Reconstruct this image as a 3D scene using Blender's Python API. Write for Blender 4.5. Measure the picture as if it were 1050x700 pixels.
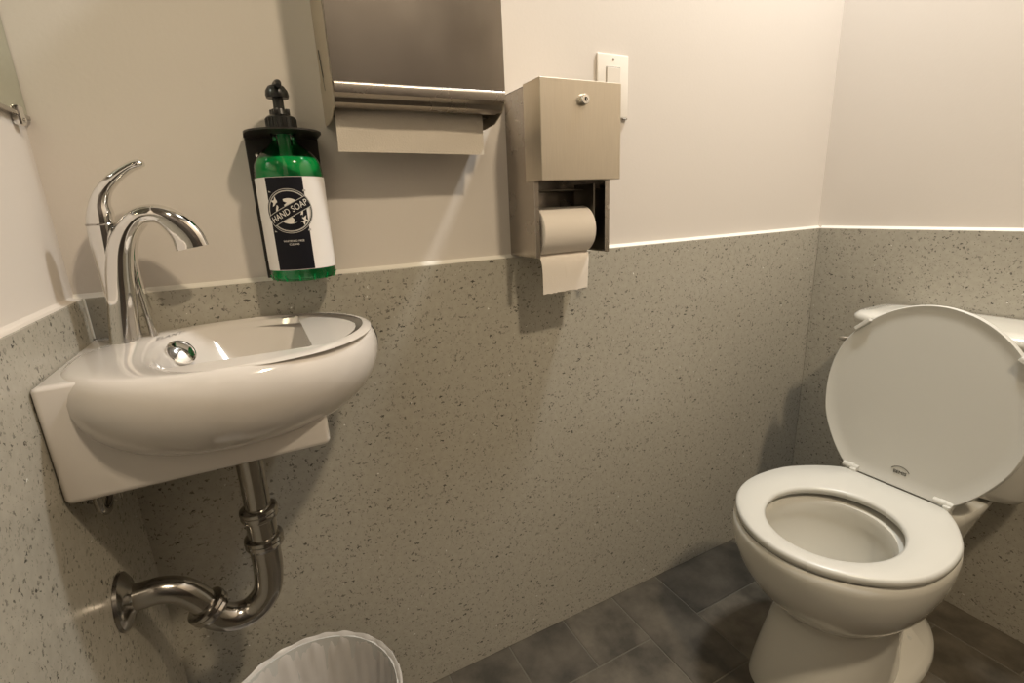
import bpy, bmesh, math, random
from mathutils import Vector, Matrix, Euler
random.seed(7)
for o in list(bpy.data.objects): bpy.data.objects.remove(o)
scn = bpy.context.scene
COL = scn.collection
PI = math.pi

# ------------------------------------------------------------ camera
yaw, pitch, roll, fpx = -.4659, -.2665, -.0455, 506.2
cy, sy, cp, sp = math.cos(yaw), math.sin(yaw), math.cos(pitch), math.sin(pitch)
fw = Vector((-sy*cp, cy*cp, sp)); rt = Vector((cy, sy, 0)); up = rt.cross(fw)
r2 = math.cos(roll)*rt + math.sin(roll)*up; u2 = -math.sin(roll)*rt + math.cos(roll)*up
cam = bpy.data.objects.new('camera', bpy.data.cameras.new('camera')); COL.objects.link(cam)
M = Matrix((r2, u2, -fw)).transposed().to_4x4(); M.translation = Vector((.2149, -.8482, .9941))
cam.matrix_world = M
cam.data.sensor_width = 36; cam.data.lens = fpx/1050*36; cam.data.clip_start = .01
scn.camera = cam
# ------------------------------------------------------------ world, exposure, lights
scn.view_settings.view_transform = 'Standard'; scn.view_settings.look = 'None'
scn.view_settings.gamma = 1; scn.view_settings.use_curve_mapping = False
scn.view_settings.exposure = 0.0
w = bpy.data.worlds.new('world'); scn.world = w; w.use_nodes = True
w.node_tree.nodes['Background'].inputs[0].default_value = (.9, .85, .75, 1)
w.node_tree.nodes['Background'].inputs[1].default_value = .0
CEIL = 2.4
LAMPS = [  # x, y, power, colour
    ((1.31, -.36), 20.5, (.97, .98, .97)),
    ((.90, -1.40), 27, (1, .82, .59)),
]
LAMP_R = (.075, .075)

# ------------------------------------------------------------ materials
def nodes(name):
    m = bpy.data.materials.new(name); m.use_nodes = True
    nt = m.node_tree; return m, nt, nt.nodes['Principled BSDF']
def mat(name, col, rough=.5, metal=0, coat=0, trans=0, ior=1.5, spec=.5, bump=0, bscale=200, var=0, sss=0):
    m, nt, b = nodes(name)
    b.inputs['Base Color'].default_value = (*col, 1); b.inputs['Roughness'].default_value = rough
    b.inputs['Metallic'].default_value = metal; b.inputs['Coat Weight'].default_value = coat
    b.inputs['Coat Roughness'].default_value = .05
    b.inputs['Transmission Weight'].default_value = trans; b.inputs['IOR'].default_value = ior
    b.inputs['Specular IOR Level'].default_value = spec
    tc = nt.nodes.new('ShaderNodeTexCoord')
    n = nt.nodes.new('ShaderNodeTexNoise'); n.inputs['Scale'].default_value = bscale; n.inputs['Detail'].default_value = 4
    nt.links.new(tc.outputs['Object'], n.inputs['Vector'])
    if bump:
        bp = nt.nodes.new('ShaderNodeBump'); bp.inputs['Strength'].default_value = bump; bp.inputs['Distance'].default_value = .002
        nt.links.new(n.outputs['Fac'], bp.inputs['Height']); nt.links.new(bp.outputs['Normal'], b.inputs['Normal'])
    if var:
        mp = nt.nodes.new('ShaderNodeMapRange'); mp.inputs[3].default_value = max(0, rough-var); mp.inputs[4].default_value = rough+var
        nt.links.new(n.outputs['Fac'], mp.inputs[0]); nt.links.new(mp.outputs[0], b.inputs['Roughness'])
    return m
def brushed(name, col, rough=.3, axis=(1, 40, 40), amt=.12):
    m, nt, b = nodes(name); b.inputs['Metallic'].default_value = 1
    tc = nt.nodes.new('ShaderNodeTexCoord'); mp = nt.nodes.new('ShaderNodeMapping'); mp.inputs['Scale'].default_value = axis
    n = nt.nodes.new('ShaderNodeTexNoise'); n.inputs['Scale'].default_value = 30; n.inputs['Detail'].default_value = 6
    nt.links.new(tc.outputs['Object'], mp.inputs[0]); nt.links.new(mp.outputs[0], n.inputs['Vector'])
    n2 = nt.nodes.new('ShaderNodeTexNoise'); n2.inputs['Scale'].default_value = 14; n2.inputs['Detail'].default_value = 5
    nt.links.new(tc.outputs['Object'], n2.inputs['Vector'])
    cr = nt.nodes.new('ShaderNodeMix'); cr.data_type = 'RGBA'
    cr.inputs[6].default_value = (*[c*.9 for c in col], 1); cr.inputs[7].default_value = (*[min(1, c*1.08) for c in col], 1)
    nt.links.new(n.outputs['Fac'], cr.inputs[0]); nt.links.new(cr.outputs[2], b.inputs['Base Color'])
    ma = nt.nodes.new('ShaderNodeMapRange'); ma.inputs[3].default_value = rough-amt; ma.inputs[4].default_value = rough+amt
    nt.links.new(n2.outputs['Fac'], ma.inputs[0]); nt.links.new(ma.outputs[0], b.inputs['Roughness'])
    bp = nt.nodes.new('ShaderNodeBump'); bp.inputs['Strength'].default_value = .06; bp.inputs['Distance'].default_value = .001
    nt.links.new(n.outputs['Fac'], bp.inputs['Height']); nt.links.new(bp.outputs['Normal'], b.inputs['Normal'])
    return m
def stone(name, c0):
    m, nt, b = nodes(name); L = nt.links.new
    tc = nt.nodes.new('ShaderNodeTexCoord')
    nz = nt.nodes.new('ShaderNodeTexNoise'); nz.inputs['Scale'].default_value = 240; nz.inputs['Detail'].default_value = 2
    L(tc.outputs['Object'], nz.inputs['Vector'])
    add = nt.nodes.new('ShaderNodeMix'); add.data_type = 'VECTOR'; add.factor_mode = 'UNIFORM'; add.inputs[0].default_value = .009
    L(tc.outputs['Object'], add.inputs[4]); L(nz.outputs['Color'], add.inputs[5])
    prev = None
    def flakes(scale, prob, size, dark, prev, stretch, off):
        mp = nt.nodes.new('ShaderNodeMapping'); mp.inputs['Scale'].default_value = stretch; mp.inputs['Location'].default_value = off
        mp.inputs['Rotation'].default_value = (off[0], off[1], off[2])
        L(add.outputs[1], mp.inputs[0])
        v = nt.nodes.new('ShaderNodeTexVoronoi'); v.inputs['Scale'].default_value = scale; L(mp.outputs[0], v.inputs['Vector'])
        sp_ = nt.nodes.new('ShaderNodeSeparateColor'); L(v.outputs['Color'], sp_.inputs[0])
        lt = nt.nodes.new('ShaderNodeMath'); lt.operation = 'LESS_THAN'; lt.inputs[1].default_value = prob; L(sp_.outputs[0], lt.inputs[0])
        sz = nt.nodes.new('ShaderNodeMath'); sz.operation = 'MULTIPLY'; sz.inputs[1].default_value = size; L(sp_.outputs[1], sz.inputs[0])
        ds = nt.nodes.new('ShaderNodeMath'); ds.operation = 'LESS_THAN'; L(v.outputs['Distance'], ds.inputs[0]); L(sz.outputs[0], ds.inputs[1])
        mu = nt.nodes.new('ShaderNodeMath'); mu.operation = 'MULTIPLY'; L(lt.outputs[0], mu.inputs[0]); L(ds.outputs[0], mu.inputs[1])
        al = nt.nodes.new('ShaderNodeMath'); al.operation = 'MULTIPLY'; L(mu.outputs[0], al.inputs[0])
        mr = nt.nodes.new('ShaderNodeMapRange'); mr.inputs[3].default_value = .35; mr.inputs[4].default_value = 1; L(sp_.outputs[2], mr.inputs[0]); L(mr.outputs[0], al.inputs[1])
        mx = nt.nodes.new('ShaderNodeMix'); mx.data_type = 'RGBA'; L(al.outputs[0], mx.inputs[0]); L(prev, mx.inputs[6]); mx.inputs[7].default_value = (*dark, 1)
        return mx.outputs[2]
    big = nt.nodes.new('ShaderNodeTexNoise'); big.inputs['Scale'].default_value = 90; big.inputs['Detail'].default_value = 5
    L(tc.outputs['Object'], big.inputs['Vector'])
    base = nt.nodes.new('ShaderNodeMix'); base.data_type = 'RGBA'; L(big.outputs['Fac'], base.inputs[0])
    base.inputs[6].default_value = (*[c*.84 for c in c0], 1); base.inputs[7].default_value = (*[c*1.14 for c in c0], 1)
    o = base.outputs[2]
    o = flakes(330, .35, .5, [c*.62 for c in c0], o, (1, 1, 1), (.3, .8, .1))
    o = flakes(210, .25, .55, [c*.36 for c in c0], o, (1.6, 1, .8), (1.3, .2, .6))
    o = flakes(130, .18, .50, [c*.17 for c in c0], o, (.8, 1.4, 2.0), (.6, 1.7, 2.2))
    o = flakes(150, .018, .30, (.85, .85, .8), o, (1.2, .9, 1.1), (2.6, .4, 1.1))
    L(o, b.inputs['Base Color'])
    b.inputs['Roughness'].default_value = .24; b.inputs['Specular IOR Level'].default_value = .5
    return m
def tile_mat():
    m, nt, b = nodes('floor_tile_slate'); L = nt.links.new
    tc = nt.nodes.new('ShaderNodeTexCoord'); geo = nt.nodes.new('ShaderNodeNewGeometry')
    n = nt.nodes.new('ShaderNodeTexNoise'); n.inputs['Scale'].default_value = 9; n.inputs['Detail'].default_value = 8; n.inputs['Roughness'].default_value = .6
    L(tc.outputs['Object'], n.inputs['Vector'])
    cr = nt.nodes.new('ShaderNodeValToRGB'); cr.color_ramp.elements[0].position = .36; cr.color_ramp.elements[1].position = .66
    cr.color_ramp.elements[0].color = (.040, .034, .024, 1); cr.color_ramp.elements[1].color = (.125, .106, .080, 1)
    L(n.outputs['Fac'], cr.inputs[0])
    at = nt.nodes.new('ShaderNodeAttribute'); at.attribute_name = 'tile'; at.attribute_type = 'GEOMETRY'
    mr = nt.nodes.new('ShaderNodeMapRange'); mr.inputs[3].default_value = .7; mr.inputs[4].default_value = 1.3; L(at.outputs['Fac'], mr.inputs[0])
    mx = nt.nodes.new('ShaderNodeVectorMath'); mx.operation = 'SCALE'; L(cr.outputs[0], mx.inputs[0]); L(mr.outputs[0], mx.inputs['Scale'])
    L(mx.outputs[0], b.inputs['Base Color']); b.inputs['Roughness'].default_value = .5
    bp = nt.nodes.new('ShaderNodeBump'); bp.inputs['Strength'].default_value = .35; bp.inputs['Distance'].default_value = .004
    L(n.outputs['Fac'], bp.inputs['Height']); L(bp.outputs['Normal'], b.inputs['Normal'])
    return m
def thin_clear(name, col=(1, 1, 1), gloss=.12, rough=.04):
    m, nt, b = nodes(name); L = nt.links.new; out = nt.nodes['Material Output']
    t = nt.nodes.new('ShaderNodeBsdfTransparent'); t.inputs[0].default_value = (*col, 1)
    g = nt.nodes.new('ShaderNodeBsdfGlossy'); g.inputs['Roughness'].default_value = rough
    f = nt.nodes.new('ShaderNodeFresnel'); f.inputs[0].default_value = 1.5
    x = nt.nodes.new('ShaderNodeMixShader'); L(f.outputs[0], x.inputs[0]); L(t.outputs[0], x.inputs[1]); L(g.outputs[0], x.inputs[2])
    L(x.outputs[0], out.inputs[0]); return m
def liner_mat():
    m, nt, b = nodes('milky_plastic_film'); L = nt.links.new; out = nt.nodes['Material Output']
    d = nt.nodes.new('ShaderNodeBsdfTranslucent'); d.inputs[0].default_value = (.75, .72, .68, 1)
    d2 = nt.nodes.new('ShaderNodeBsdfPrincipled'); d2.inputs['Base Color'].default_value = (.72, .69, .66, 1); d2.inputs['Roughness'].default_value = .3
    x = nt.nodes.new('ShaderNodeMixShader'); x.inputs[0].default_value = .75; L(d.outputs[0], x.inputs[1]); L(d2.outputs[0], x.inputs[2])
    L(x.outputs[0], out.inputs[0]); return m
PAINT = mat('warm_white_wall_paint', (.66, .61, .555), .55, bump=.08, bscale=160)
DARKW = mat('low_bounce_wall_paint', (.05, .042, .035), .6)  # unseen front wall, darkened to cut bounce light and darken chrome reflections
CEILP = mat('low_bounce_ceiling_paint', (.18, .165, .145), .7)  # unseen ceiling, darkened to lower the bounce light
STONE = stone('speckled_quartz', (.41, .385, .325))
CAULK = mat('caulk', (.78, .75, .68), .4)
GROUT = mat('grout', (.12, .11, .09), .8, bump=.2, bscale=300)
TILE = tile_mat()
CERAM = mat('glazed_porcelain', (.66, .62, .58), .10, coat=.6, spec=.5)
CERAM2 = mat('glazed_vitreous_china', (.62, .605, .55), .14, coat=.5)
SEATP = mat('seat_plastic', (.56, .555, .515), .28)
CHROME = mat('chrome', (.80, .79, .77), .06, metal=1)
CHROME2 = mat('dark_chrome', (.42, .40, .37), .16, metal=1, var=.06, bscale=40)  # darker chrome with uneven roughness
STEEL = brushed('brushed_stainless_dim_reflection', (.35, .32, .285), .24, (40, 40, 1), .05)  # colour darkened to stand in for the dark room the door reflects
STEELS = brushed('brushed_stainless_side', (.42, .385, .345), .27, (40, 1, 1), .03)
STEELT = brushed('satin_steel_bright_reflection', (.66, .60, .50), .38, (40, 40, 1), .03)  # colour lightened in place of bright reflections on these faces
DARKST = brushed('shaded_inner_steel', (.16, .145, .125), .4)  # steel darkened to carry the shade inside the dispensers
BLACKP = mat('black_plastic', (.012, .012, .011), .32)
BLACKM = mat('black_powder_coat', (.02, .017, .014), .35)
PAPER = mat('tissue_paper', (.78, .72, .65), .9, bump=.15, bscale=500)
TOWEL = mat('paper_towel', (.60, .545, .47), .9, bump=.3, bscale=420)
CARD = mat('cardboard_core', (.30, .21, .13), .9)
GREEN = mat('green_soap', (.0, .42, .10), .15, trans=.12, ior=1.35)
CLEAR = thin_clear('clear_plastic', (.96, .98, .96))
WHITEL = mat('white_label', (.80, .77, .74), .45)
BLACKL = mat('black_label', (.006, .006, .010), .5, spec=.2)
GREYL = mat('grey_label_ink', (.46, .44, .40), .5)
PALEL = mat('pale_label_ink', (.74, .70, .64), .5)
SWITCH = mat('switch_plastic', (.80, .75, .68), .3)
MIRROR = mat('mirror_silver', (.62, .66, .58), .02, metal=1)
INK = mat('grey_print', (.35, .33, .31), .5)
INK2 = mat('dark_print', (.07, .065, .05), .5)
WATER = mat('water', (.75, .75, .68), .03, trans=.9, ior=1.33)
LINER = liner_mat()
BINP = mat('bin_plastic', (.55, .55, .53), .4)
DOORP = mat('door_paint', (.06, .045, .035), .4)
def emis(name, col, s):
    m, nt, b = nodes(name); b.inputs['Emission Color'].default_value = (*col, 1); b.inputs['Emission Strength'].default_value = s; return m

# ------------------------------------------------------------ mesh helpers
def obj(name, bm, m, parent=None, smooth=True, angle=40, kind=None):
    me = bpy.data.meshes.new(name)
    bmesh.ops.recalc_face_normals(bm, faces=bm.faces[:])
    bm.to_mesh(me); bm.free(); me.materials.append(m)
    for p in me.polygons: p.use_smooth = smooth
    if smooth:
        try: me.set_sharp_from_angle(angle=math.radians(angle))
        except Exception: pass
    o = bpy.data.objects.new(name, me); COL.objects.link(o)
    if parent is not None:
        o.parent = parent; me.transform(Matrix.Translation(-Vector(parent_loc(parent))))
    if kind: o['kind'] = kind
    return o
def parent_loc(p):
    v = Vector(p.location)
    while p.parent is not None:
        p = p.parent; v = v + Vector(p.location)
    return v
def thing(name, label, cat, loc, group=None):
    o = bpy.data.objects.new(name, None); COL.objects.link(o); o.location = loc; o.empty_display_size = .05
    o['label'] = label; o['category'] = cat
    if group: o['group'] = group
    return o
def tag(o, label, cat, group=None):
    o['label'] = label; o['category'] = cat
    if group: o['group'] = group
def box(bm, x0, x1, y0, y1, z0, z1, bev=0, seg=2):
    t = bmesh.new()
    vs = [t.verts.new((x, y, z)) for x in (x0, x1) for y in (y0, y1) for z in (z0, z1)]
    for f in ((0, 1, 3, 2), (4, 6, 7, 5), (0, 4, 5, 1), (2, 3, 7, 6), (0, 2, 6, 4), (1, 5, 7, 3)): t.faces.new([vs[i] for i in f])
    bmesh.ops.recalc_face_normals(t, faces=t.faces[:])
    if bev: bmesh.ops.bevel(t, geom=t.edges[:], offset=bev, segments=seg, affect='EDGES', profile=.5)
    merge(bm, t)
def merge(bm, t):
    me = bpy.data.meshes.new('tmp'); t.to_mesh(me); t.free(); bm.from_mesh(me); bpy.data.meshes.remove(me)
def loft(bm, rings, cap0=True, cap1=True, closed=True):
    vs = [[bm.verts.new(p) for p in r] for r in rings]
    n = len(rings[0])
    for a, b in zip(vs, vs[1:]):
        for i in range(n if closed else n-1):
            j = (i+1) % n
            bm.faces.new((a[i], a[j], b[j], b[i]))
    if cap0: bm.faces.new(vs[0][::-1])
    if cap1: bm.faces.new(vs[-1])
    return vs
def lathe(bm, prof, origin=(0, 0, 0), axis=(0, 0, 1), n=48, cap=True):
    q = Vector((0, 0, 1)).rotation_difference(Vector(axis).normalized()); o = Vector(origin)
    loft(bm, [[o+q @ Vector((r*math.cos(2*PI*i/n), r*math.sin(2*PI*i/n), z)) for i in range(n)] for r, z in prof], cap, cap)
def catmull(pts, k=8):
    pts = [Vector(p) for p in pts]; P = [2*pts[0]-pts[1]]+pts+[2*pts[-1]-pts[-2]]; out = []
    for i in range(1, len(P)-2):
        for j in range(k):
            t = j/k; a, b, c, d = P[i-1], P[i], P[i+1], P[i+2]
            out.append(.5*((2*b)+(c-a)*t+(2*a-5*b+4*c-d)*t*t+(3*b-a-3*c+d)*t**3))
    out.append(pts[-1]); return out
def tube(bm, pts, radii, n=20, k=8, side=None, cap=True):
    """pts: control points; radii: (r_side, r_up) or r per control point; smooth spline sweep"""
    rr = [(r, r) if not isinstance(r, tuple) else r for r in radii]
    P = catmull(pts, k); Rr = catmull([Vector((a, b, 0)) for a, b in rr], k)
    T = [(P[min(i+1, len(P)-1)]-P[max(i-1, 0)]).normalized() for i in range(len(P))]
    s = Vector(side) if side else T[0].orthogonal()
    rings = []
    for p, t, r in zip(P, T, Rr):
        s = (s-s.dot(t)*t).normalized(); u = t.cross(s)
        rings.append([p+s*(r.x*math.cos(2*PI*i/n))+u*(r.y*math.sin(2*PI*i/n)) for i in range(n)])
    loft(bm, rings, cap, cap)
def prism(bm, poly, axis, a, b, bev=0):
    """poly: 2-D points in the plane normal to axis ('x': (y,z), 'y': (x,z), 'z': (x,y))"""
    f = {'x': lambda p, s: (s, p[0], p[1]), 'y': lambda p, s: (p[0], s, p[1]), 'z': lambda p, s: (p[0], p[1], s)}[axis]
    t = bmesh.new(); loft(t, [[f(p, a) for p in poly], [f(p, b) for p in poly]])
    bmesh.ops.recalc_face_normals(t, faces=t.faces[:])
    if bev: bmesh.ops.bevel(t, geom=t.edges[:], offset=bev, segments=2, affect='EDGES', profile=.5)
    merge(bm, t)
def text_bm(s, size, fn, extrude=.0004, space=1.0, res=3):
    """text outline as a mesh; each vertex (x, y, z) goes through fn"""
    c = bpy.data.curves.new('t', 'FONT'); c.body = s; c.size = size; c.align_x = 'CENTER'; c.align_y = 'CENTER'
    c.extrude = extrude; c.space_character = space; c.resolution_u = res
    o = bpy.data.objects.new('t', c); COL.objects.link(o)
    dg = bpy.context.evaluated_depsgraph_get(); me = bpy.data.meshes.new_from_object(o.evaluated_get(dg))
    bm = bmesh.new(); bm.from_mesh(me); bpy.data.objects.remove(o); bpy.data.curves.remove(c); bpy.data.meshes.remove(me)
    for v in bm.verts: v.co = fn(v.co.copy())
    return bm
def struct(name, bm, m, parent=None, smooth=False):
    o = obj(name, bm, m, parent, smooth=smooth)
    if parent is None: o['kind'] = 'structure'
    return o
def superell(t, a, b, n):
    c, s = math.cos(t), math.sin(t)
    return (a*math.copysign(abs(c)**(2/n), c), b*math.copysign(abs(s)**(2/n), s))

# ------------------------------------------------------------ the room
W = 1.603; TH = .012; YF = -2.0; WH = .9
bm = bmesh.new(); box(bm, -.1, W+.1, TH, TH+.1, -.05, CEIL+.05); struct('wall_back', bm, PAINT)
bm = bmesh.new(); box(bm, -TH-.1, -TH, YF, TH, -.05, CEIL+.05); struct('wall_left', bm, PAINT)
bm = bmesh.new(); box(bm, W+TH, W+TH+.1, YF, TH, -.05, CEIL+.05); struct('wall_right', bm, PAINT)
bm = bmesh.new(); box(bm, -TH-.1, W+TH+.1, YF-.1, YF, -.05, CEIL+.05); struct('wall_front', bm, DARKW)  # out of view, set close and dark to reduce bounce
bm = bmesh.new(); box(bm, -TH-.1, W+TH+.1, YF-.1, TH+.1, CEIL, CEIL+.1); struct('ceiling', bm, CEILP)
# polished quartz wainscot panels
def panel(x0, x1, y0, y1, name):
    bm = bmesh.new(); box(bm, x0, x1, y0, y1, .0, WH, .0012, 2); return struct(name, bm, STONE)
panel(-TH, W+TH, 0, TH, 'trim_1')
panel(-TH, 0, YF, -.0005, 'trim_2')
panel(W, W+TH, YF, -.0005, 'trim_3')
# caulk beads along the top of the panels
bm = bmesh.new(); prism(bm, [(TH, WH), (TH, WH+.006), (TH-.003, WH+.003), (TH-.007, WH+.0008), (.001, WH+.0006), (.001, WH)], 'x', -TH, W+TH); struct('trim_4', bm, CAULK)
bm = bmesh.new(); prism(bm, [(-TH, WH), (-TH, WH+.004), (-TH+.002, WH+.002), (-TH+.005, WH+.0006), (-.001, WH+.0004), (-.001, WH)], 'y', YF, .001); struct('trim_5', bm, PAINT)
bm = bmesh.new(); prism(bm, [(W+TH, WH), (W+TH, WH+.006), (W+TH-.003, WH+.003), (W+TH-.007, WH+.0008), (W+.001, WH+.0006), (W+.001, WH)], 'y', YF, .001); struct('trim_6', bm, CAULK)
bm = bmesh.new(); tube(bm, [(.001, -.001, WH), (.001, -.001, .87), (.001, -.001, .845)], [.0014]*3, n=8); struct('trim_7', bm, CAULK)
# floor: grout bed and an ashlar of 15 cm module tiles, one mesh
bm = bmesh.new(); lay = bm.faces.layers.float.new('tile')
box(bm, -TH, W+TH, YF, TH, -.05, -.0012)
G = .15; X0 = -.152; NX, NY = 13, 19
used = [[0]*NY for _ in range(NX)]
tiles = []
def put(i, j, w_, h_):
    for a in range(i, min(i+w_, NX)):
        for b in range(j, min(j+h_, NY)): used[a][b] = 1
    tiles.append((i, j, w_, h_))
# tiles the photograph shows (module columns counted from the left wall, rows from the back wall)
for t in ((5, 0, 1, 1), (6, 0, 1, 1), (4, 0, 1, 1), (7, 0, 1, 2), (5, 1, 2, 2), (8, 0, 2, 1), (8, 1, 2, 2), (3, 1, 2, 1), (7, 2, 1, 1), (10, 0, 2, 2), (10, 2, 1, 1), (11, 2, 2, 2)): put(*t)
for j in range(NY):
    for i in range(NX):
        if used[i][j]: continue
        for s in random.sample([(2, 2), (2, 1), (1, 2), (1, 1), (2, 2)], 5):
            if i+s[0] <= NX and j+s[1] <= NY and not any(used[a][b] for a in range(i, i+s[0]) for b in range(j, j+s[1])):
                put(i, j, *s); break
        else: put(i, j, 1, 1)
for (i, j, w_, h_) in tiles:
    x0, x1 = max(X0+i*G, -.004)+.0012, min(X0+(i+w_)*G, W+.004)-.0012
    y1, y0 = (.004 if j == 0 else -.008+0-j*G+.012)-.0012, max(-j*G-h_*G+.012-.008, YF)+.0012
    if x1-x0 < .01 or y1-y0 < .01: continue
    t = bmesh.new(); box(t, x0, x1, y0, y1, -.006, 0, .0012, 1)
    l2 = t.faces.layers.float.new('tile'); v = random.random()
    for f in t.faces: f[l2] = v
    merge(bm, t)
fl = obj('floor', bm, GROUT, smooth=False, kind='structure')
fl.data.materials.append(TILE)
for p in fl.data.polygons:
    if max(fl.data.vertices[k].co.z for k in p.vertices) > -.001: p.material_index = 1
# unseen door added behind the camera, dark to give the chrome contrast
bm = bmesh.new(); box(bm, .62, 1.42, YF+.001, YF+.04, .002, 2.03, .004); d = struct('added_door_1', bm, DOORP)
bm = bmesh.new(); tube(bm, [(.70, YF+.045, 1.0), (.70, YF+.085, 1.0), (.78, YF+.09, 1.0)], [.009, .009, .008]); lathe(bm, [(.026, 0), (.026, .006), (.02, .01)], (.70, YF+.04, 1.0), (0, 1, 0)); obj('door_handle', bm, CHROME, d)

# ------------------------------------------------------------ ceiling downlights
for k, ((lx, ly), pw, colr) in enumerate(LAMPS):
    t = thing('ceiling_light', ['round recessed downlight in the ceiling above the toilet', 'round recessed downlight in the ceiling in the middle of the room'][k], 'ceiling light', (lx, ly, CEIL))
    bm = bmesh.new(); lathe(bm, [(.058, 0), (.075, 0), (.078, -.004), (.072, -.008), (.060, -.006), (.058, -.002)], (lx, ly, CEIL), n=48, cap=False); obj('trim_ring', bm, SWITCH, t)
    bm = bmesh.new(); lathe(bm, [(.057, -.001), (.056, -.004), (.03, -.0055)], (lx, ly, CEIL), n=48); obj('diffuser', bm, emis('lamp_diffuser_%d' % k, colr, 6), t)
    L_ = bpy.data.lights.new('downlight', 'AREA'); L_.shape = 'DISK'; L_.size = LAMP_R[k]*2; L_.energy = pw; L_.color = colr
    lo = bpy.data.objects.new('bulb', L_); COL.objects.link(lo); lo.parent = t; lo.location = (0, 0, -.012)

# ------------------------------------------------------------ wall-hung sink
sink = thing('sink', 'small white oval wall-hung sink in the left corner', 'sink', (.13, 0, .72))
N = 120; ZR = .848
OC = (.175, -.146); OA, OB = .168, .146
IC = (.213, -.143); IA, IB = .124, .124
def outer(t, d=0, z=ZR):
    x, y = superell(t, OA+d, OB+d, 2.25); x += OC[0]; y += OC[1]
    # the front lip swings back a little towards the right end
    if y < OC[1]: y += .022*max(0, (x-.17)/.16)
    return Vector((x, min(y, -.0015), z))
def inner(t, s=1, z=ZR, dx=0, dy=0):
    x, y = superell(t, IA*s, IB*s, 2.5); x += IC[0]+dx; y += IC[1]+dy
    if y < IC[1]: y += .022*max(0, (x-.17)/.16)
    return Vector((x, y, z))
TT = [2*PI*i/N for i in range(N)]
rings = []
DEP = .098
for s, dz in ((.06, DEP), (.15, DEP-.001), (.3, DEP-.005), (.44, DEP-.012), (.56, DEP-.022), (.66, DEP-.034), (.74, DEP-.046), (.81, DEP-.058), (.86, .0320), (.90, .0245), (.94, .0175), (.98, .0110), (1.02, .0058)):
    rings.append([inner(t, s, ZR-dz) for t in TT])
mid = [inner(t, 1.06, ZR-.0022) for t in TT]; out0 = [outer(t, -.008, ZR) for t in TT]
# keep the lip ring inside the outer ring
for i in range(N):
    if mid[i].y > out0[i].y-.002: mid[i].y = out0[i].y-.002
rings.append(mid)
rings.append([mid[i].lerp(out0[i], .45)+Vector((0, 0, .0008)) for i in range(N)]); rings.append(out0)
for d_, z in ((-.003, ZR-.0015), (.002, ZR-.006), (.006, ZR-.013), (.009, ZR-.024), (.009, ZR-.036), (.006, ZR-.050), (0, ZR-.064), (-.010, ZR-.078), (-.022, ZR-.090), (-.036, ZR-.100), (-.052, ZR-.107), (-.07, ZR-.112)):
    rings.append([outer(t, d_, z) for t in TT])
bm = bmesh.new(); loft(bm, rings)
def rrect(ins, z, r=.006):
    x0, x1, y0, y1 = .0008+ins, .262-ins, -.239+ins, -.0015-ins; q = []
    for cx, cy_, a in ((x1-r, y1-r, 0), (x0+r, y1-r, 90), (x0+r, y0+r, 180), (x1-r, y0+r, 270)):
        nx = {0: (x0+r, y1), 90: (x0, y0+r), 180: (x1-r, y0), 270: (x1, y1-r)}[a]
        arc_ = [Vector((cx+r*math.cos(math.radians(a+9*k)), cy_+r*math.sin(math.radians(a+9*k)), z)) for k in range(11)]
        q += arc_; e = Vector((nx[0], nx[1], z)); q += [arc_[-1].lerp(e, k/19) for k in range(1, 19)]
    return q
def under(ins, z): return [outer(math.atan2((p.y-OC[1])/OB, (p.x-OC[0])/OA), -ins, z) for p in rrect(0, z)]
# plinth block: open on top under the oval, so that the basin stays hollow
loft(bm, [rrect(.007, .717), rrect(.0035, .7178), rrect(.0012, .7198), rrect(0, .724), rrect(0, ZR-.007), rrect(.0012, ZR-.0042), rrect(.004, ZR-.003), under(.018, ZR-.004), under(.022, ZR-.012)], True, False)
from mathutils.bvhtree import BVHTree
bvh = BVHTree.FromBMesh(bm)
obj('basin', bm, CERAM, sink, angle=60)
# drain flange at the bottom of the basin
bm = bmesh.new(); lathe(bm, [(.019, 0), (.019, .003), (.014, .004), (.006, .003)], (.213, -.143, ZR-DEP)); obj('drain', bm, CHROME, sink)
# round chrome overflow cap on the basin's inner wall
OVN = Vector((.56, -.60, .57)).normalized(); OVF = Vector((.1060, -.1010, .8270))+OVN*.0075
bm = bmesh.new(); lathe(bm, [(.0140, -.016), (.0165, -.006), (.0180, 0), (.0171, .0016), (.0156, .002), (.0149, .0013), (.0110, .0022), (.006, .0029), (.001, .0031)], OVF, OVN, 40); obj('overflow_cap', bm, CHROME, sink)
def deck_text(co):
    x, y = .0965+co.x*.96, -.0600+co.y*2.8+co.x*1.05
    h = bvh.ray_cast(Vector((x, y, 1)), Vector((0, 0, -1)))[0]
    return Vector((x, y, (h.z if h else ZR)+.0004))
obj('printed_name', text_bm('ELANTI', .0085, deck_text, .0003, 1.1), INK, sink, smooth=False)

# ------------------------------------------------------------ faucet
fa = thing('faucet', 'chrome single-lever faucet with arched spout on the small sink', 'faucet', (.058, -.055, ZR))
def curve_tube(name, pts, dep, y0, dy=0, m=CHROME, n=32):
    bm = bmesh.new(); k = len(pts)-1
    tube(bm, [(x, y0+dy*i/k, z) for i, (x, z, r) in enumerate(pts)], [(d, r) for (x, z, r), d in zip(pts, dep)], n=n, k=8, side=(0, 1, 0))
    return obj(name, bm, m, fa, angle=60)
curve_tube('spout', [(.0480, ZR-.002, .0178), (.0512, .8783, .0163), (.0555, .9097, .0155), (.0590, .9344, .0147), (.0660, .9644, .0136), (.0775, .9877, .0120), (.0930, 1.0027, .0112), (.1099, 1.0055, .0115), (.1235, .9990, .0138), (.1340, .9869, .0165), (.1405, .9740, .0185), (.1430, .9600, .0195)],
    [.021, .018, .016, .0155, .0155, .016, .016, .0155, .0145, .0125, .011, .0095], -.062, -.006)
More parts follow.
